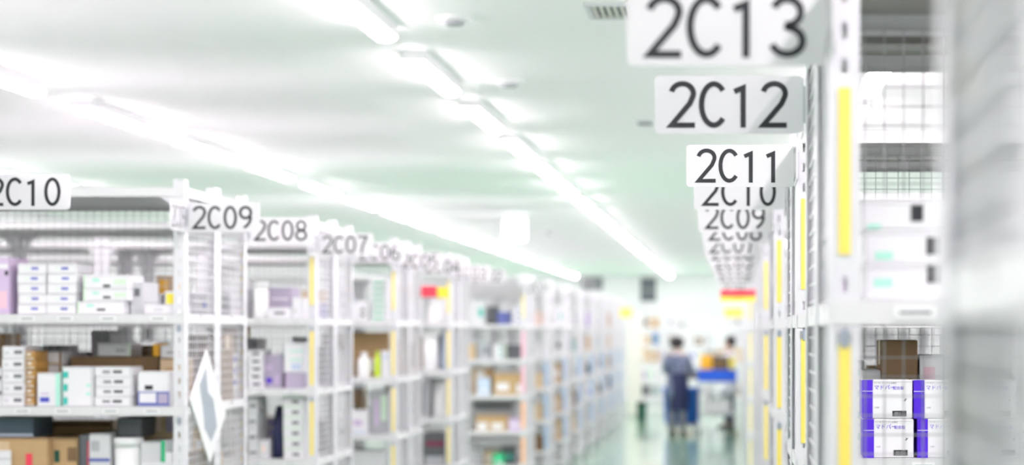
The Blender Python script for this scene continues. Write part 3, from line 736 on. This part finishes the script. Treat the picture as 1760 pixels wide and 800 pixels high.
carton('medicine_box', 1753, 1801, D, zr2+.0405, .04, 'white_card', [(.1,.6,.6,.7,'ink_soft')], lab='white box upon the low one at the right edge, 2C11', grp=G11)
fill('right rack 2C10', XE_R[11], 1, D+.5, 2, .6, 72, zoff=-.045, wt={'dark':5,'grey':5,'dark brown':3}, dep=.18, maxh=.3)
fill('right rack 2C09', XE_R[9], 1, 7.4, 1, .7, 75, zoff=-.02, wt=HI, maxh=.2)
fill('right rack 2C11', XE_R[11], 1, D, 1, .7, 77, zoff=-.02, wt=HI, maxh=.12, start=.06)

# ---- card holder hung on the end mesh of left rack 2C09
r = empty('document_holder', (XL+.012, 7.62, EYE-.29)); r.rotation_euler = (math.radians(43), 0, math.radians(-3))
def yz(b, poly, x0, x1, m):
    n = len(poly); b.add([(x0,p,q) for p,q in poly]+[(x1,p,q) for p,q in poly], [list(range(n)), list(range(2*n-1, n-1, -1))]+[(i,(i+1)%n,(i+1)%n+n,i+n) for i in range(n)], m); return b
yz(MB(), rrect(-.135,.135,-.175,.175,.012), 0, .004, 'plastic_white').build('backing', r)
yz(MB(), [(-.07,-.12),(.02,-.13),(.06,-.02),(.03,.05),(.08,.13),(-.02,.135),(-.05,.04),(-.09,-.03)], .004, .005, 'photo_grey').build('printed_sheet', r)
yz(MB(), rrect(-.13,.13,-.17,.17,.012), .0052, .0056, 'film').build('clear_cover', r)
tag(r, 'white framed picture card hanging askew on the mesh of rack 2C09', 'card holder')

# ------------------------------------------------------------------ people, cart, bins
def skin_body(nodes, edges, parent, m='skin', sub=2):
    me = bpy.data.meshes.new('body'); names = list(nodes)
    me.from_pydata([nodes[k][0] for k in names], [(names.index(a), names.index(b)) for a, b in edges], [])
    o = bpy.data.objects.new('tmp', me); C.objects.link(o)
    md = o.modifiers.new('s', 'SKIN'); sm = o.modifiers.new('u', 'SUBSURF'); sm.levels = sm.render_levels = sub
    if not me.skin_vertices: me.skin_vertices  # layer made by the modifier
    for i, k in enumerate(names):
        rr = nodes[k][1]; me.skin_vertices[0].data[i].radius = rr if hasattr(rr, '__len__') else (rr, rr)
        me.skin_vertices[0].data[i].use_root = (k == 'pelvis')
    bpy.context.view_layer.update()
    out = bpy.data.meshes.new_from_object(o.evaluated_get(bpy.context.evaluated_depsgraph_get()))
    bpy.data.objects.remove(o); out.materials.clear(); out.materials.append(MATS[m])
    for p in out.polygons: p.use_smooth = True
    return place('body', out, parent)
def person(X, Y, rz, hgt, style, lab):
    r = empty('person', (X, Y, 0), rz); r.scale = (hgt/1.62,)*3
    N = {}; E = []
    def add(k, co, rad, to=None):
        N[k] = (co, rad)
        if to: E.append((to, k))
    add('pelvis', (0,0,.87), .125); add('waist', (0,.01,1.02), (.12,.09), 'pelvis'); add('chest', (0,0,1.19), (.135,.10), 'waist')
    add('collar', (0,-.01,1.31), (.09,.06), 'chest'); add('neck', (0,0,1.38), .045, 'collar'); add('head', (0,.015,1.455), (.068,.08), 'neck'); add('crown', (0,.01,1.555), (.066,.08), 'head')
    for s_ in (-1, 1):
        q = 'lr'[s_ > 0]
        add('sh'+q, (s_*.155,0,1.285), .050, 'collar'); add('el'+q, (s_*.225,.03,1.05), .037, 'sh'+q); add('wr'+q, (s_*.17,.24,.99), (.026,.022), 'el'+q)
        add('pa'+q, (s_*.16,.31,.975), (.034,.016), 'wr'+q)
        for i in range(4):
            fx = s_*(.16+(i-1.5)*.017); ln = (.026,.031,.029,.022)[i]
            add(f'f{i}a'+q, (fx, .345, .968), .0085, 'pa'+q); add(f'f{i}b'+q, (fx, .345+ln, .955), .008, f'f{i}a'+q); add(f'f{i}c'+q, (fx, .345+ln*1.5, .935), .007, f'f{i}b'+q)
        add('ta'+q, (s_*.128,.30,.965), .010, 'pa'+q); add('tb'+q, (s_*.112,.335,.955), .009, 'ta'+q)
        add('hp'+q, (s_*.085,0,.80), .085, 'pelvis'); add('kn'+q, (s_*.085,.015,.47), .056, 'hp'+q); add('ca'+q, (s_*.085,-.01,.32), .052, 'kn'+q)
        add('an'+q, (s_*.085,-.01,.09), .034, 'ca'+q); add('ft'+q, (s_*.09,.07,.04), (.038,.03), 'an'+q); add('to'+q, (s_*.095,.14,.03), (.036,.022), 'ft'+q)
    skin_body(N, E, r)
    # face
    MB().blob((0,.105,1.475), (.011,.018,.018), 'skin').build('nose', r)
    for s_ in (-1, 1):
        MB().blob((s_*.029,.088,1.505), (.011,.006,.006), 'ink').build('eye', r)
        MB().blob((s_*.076,.012,1.485), (.010,.018,.028), 'skin').build('ear', r)
    MB().blob((0,.093,1.43), (.022,.006,.006), 'maroon').build('mouth', r)
    # hair: cap with a nape
    h = MB(); rs = []
    for i in range(11):
        t = i/10; z = 1.43+.195*t; q = math.sqrt(max(.02, 1-(max(0, t-.35)/.65)**2)); lo = 1-.25*(1-min(1, t/.3))
        rs.append((0, -.026-(.02*(1-t) if t < .6 else 0)*.6, z-.01, .122*q*lo, (.110 if t > .5 else .092)*q*lo))
    h.loft(rs, 'hair', 22); h.build('hair', r)
    top, low = ('smock', 'trouser') if style == 'smock' else ('white_coat', 'navy')
    t = MB(); t.loft([(0,0,.60,.180,.145),(0,0,.70,.182,.150),(0,0,.85,.178,.148),(0,.005,1.0,.150,.118),(0,0,1.16,.168,.122),(0,-.005,1.27,.165,.105),(0,-.005,1.325,.105,.075),(0,-.002,1.355,.058,.052)], top, 24)
    t.build('tunic', r)
    for s_ in (-1, 1):
        MB().tube([(s_*.13,0,1.29),(s_*.17,0,1.27),(s_*.20,.012,1.17),(s_*.226,.03,1.05),(s_*.215,.08,1.03),(s_*.18,.21,1.0)], [.055,.062,.056,.050,.047,.040], top, 14).build('sleeve', r)
        MB().tube([(s_*.08,0,.86),(s_*.086,.005,.66),(s_*.086,.015,.47),(s_*.086,0,.28),(s_*.086,-.01,.11)], [.10,.088,.070,.066,.062], low, 14).build('trouser_leg', r)
        sh = MB(); sh.loft([(s_*.092,.05,0,.046,.125),(s_*.092,.05,.02,.048,.128),(s_*.092,.035,.05,.043,.105),(s_*.088,-.005,.085,.042,.055)], 'rubber', 18); sh.build('shoe', r)
    if style == 'smock':
        a = MB(); a.loft([(.03,.0,.40,.150,.155),(.03,0,.62,.155,.160),(.025,0,.85,.160,.160),(.01,.003,.99,.150,.130),(.01,.003,1.01,.146,.126)], 'navy', 24, cap=False); a.build('apron', r)
        b = MB()
        for s_ in (-1, 1): b.tube([(s_*.09,-.128,1.0),(s_*.05,-.132,1.14),(-s_*.03,-.118,1.27),(-s_*.07,-.06,1.335)], .012, 'navy', 8, flat=.4)
        b.build('apron_strap', r)
        MB().loft([(0,-.004,1.27,.125,.098),(0,-.005,1.315,.115,.085),(0,-.004,1.352,.066,.060)], 'smock_pale', 20).build('collar', r)
    return tag(r, lab, 'person')
PD = 32.0
person(PX(1164, PD), PD, -.25, 1.60, 'smock', 'person seen from behind in mottled blue smock and long navy apron')
person(PX(1253, 34.2), 34.2, 1.9, 1.60, 'coat', 'dark-haired person in white top behind the loaded trolley')

# trolley with blue top tray
r = empty('trolley', (-.28, 32.1, 0))
hw, hd = .29, .38
for sx in (-1, 1):
    for sy in (-1, 1):
        MB().box(sx*hw-.012, sx*hw+.012, sy*hd-.012, sy*hd+.012, .12, .95, 'steel').build('post', r)
        c_ = MB().box(sx*hw-.015, sx*hw+.015, sy*hd-.03, sy*hd+.02, .085, .125, 'steel').build('caster', r)
        MB().rings([[(sx*hw+dx, sy*hd-.005+.05*math.cos(a), .05+.05*math.sin(a)) for a in [2*PI*k/18 for k in range(18)]] for dx in (-.014, .014)], 'rubber').build('wheel', c_)
b = MB(); b.box(-hw-.02, hw+.02, -hd-.02, hd+.02, .86, .88, 'blue_plastic')
for a in ((-hw-.02,hw+.02,-hd-.02,-hd), (-hw-.02,hw+.02,hd,hd+.02), (-hw-.02,-hw,-hd,hd), (hw,hw+.02,-hd,hd)): b.box(*a, .8815, 1.055, 'bright_blue')
b.build('top_tray', r)
for z in (.68, .34):
    b = MB(); b.box(-hw, hw, -hd, hd, z-.02, z, 'steel'); b.box(-hw,hw,-hd-.004,-hd,z-.02,z+.03,'steel'); b.build('deck', r)
tag(r, 'wheeled trolley with bright blue top tray at the aisle end', 'trolley')
def sbox(name, x0, x1, y, z0, z1, m, lab, d=.2, marks=(), grp='goods on the blue-topped trolley'):
    o = goods_mesh(x1-x0, d, z1-z0, m, marks, 'flap').build(name, None, ((x0+x1)/2, y, z0)); tag(o, lab, 'box', grp)
sbox('dark_carton', -.50, -.10, 31.95, .8815, 1.27, 'dark_card', 'dark brown long box standing in the blue tray', marks=[(0,.4,.75,1,'maroon')])
sbox('orange_pack', -.55, -.36, 31.76, .8815, 1.29, 'orange', 'orange pack at the left of the blue tray', d=.14)
sbox('cardboard_carton', -.33, -.12, 31.76, .8815, 1.22, 'kraft_dark', 'brown box at the front of the blue tray', d=.15)
sbox('yellow_pack', -.09, 0.0, 31.76, .8815, 1.25, 'yellow', 'yellow pack at the right end of the blue tray', d=.14)
for i, px in enumerate((1223, 1246)):
    bag('white_sack', px, 31.8, .342, .20, .29, 'plastic_white', f'white sack on the lower trolley deck, {("left","right")[i]} one', 'sacks on the lower trolley deck')
# blue bin on a dolly
r = empty('wheeled_bin', (PX(1172, 32.6), 32.75, 0))
b = MB(); rr = lambda a, c_, z: [(x*1.12, y, z) for x, y in rrect(-a, a, -c_, c_, .05)]
b.rings([rr(.24,.20,.15), rr(.25,.21,.20), rr(.275,.235,.70), rr(.295,.255,.71), rr(.295,.255,.74), rr(.265,.225,.74), rr(.235,.195,.19)], 'blue_plastic'); b.build('tub', r)
MB().box(-.25,.25,-.21,.21,.11,.148,'steel').build('dolly', r)
for sx in (-1, 1):
    for sy in (-1, 1):
        MB().rings([[(sx*.2+dx, sy*.16+.052*math.cos(a), .055+.052*math.sin(a)) for a in [2*PI*k/16 for k in range(16)]] for dx in (-.013, .013)], 'rubber').build('wheel', r)
tag(r, 'bright blue plastic bin on wheels behind the person', 'bin')
r = empty('waste_bin', (PX(1103, 37), 37, 0))
MB().loft([(0,0,.0,.085,.085),(0,0,.3,.10,.10),(0,0,.31,.105,.105)], 'dark_green').build('body', r)
MB().loft([(0,0,.31,.108,.108),(0,0,.34,.10,.10),(0,0,.36,.05,.05)], 'rubber').build('lid', r)
tag(r, 'small dark bin on the floor past the left racks', 'bin')
r = empty('locker', (-1.95, 38.6, 0))
MB().cbox(-.13,.13,0,.4,.02,2.0,'cream',.006).build('cabinet', r); dr = MB().cbox(-.12,.12,-.012,0,.08,1.95,'cream',.003).build('door', r)
MB().box(.07,.09,-.03,-.012,1.0,1.15,'steel').build('handle', dr)
tag(r, 'tall narrow cream locker at the far end, left side', 'locker')
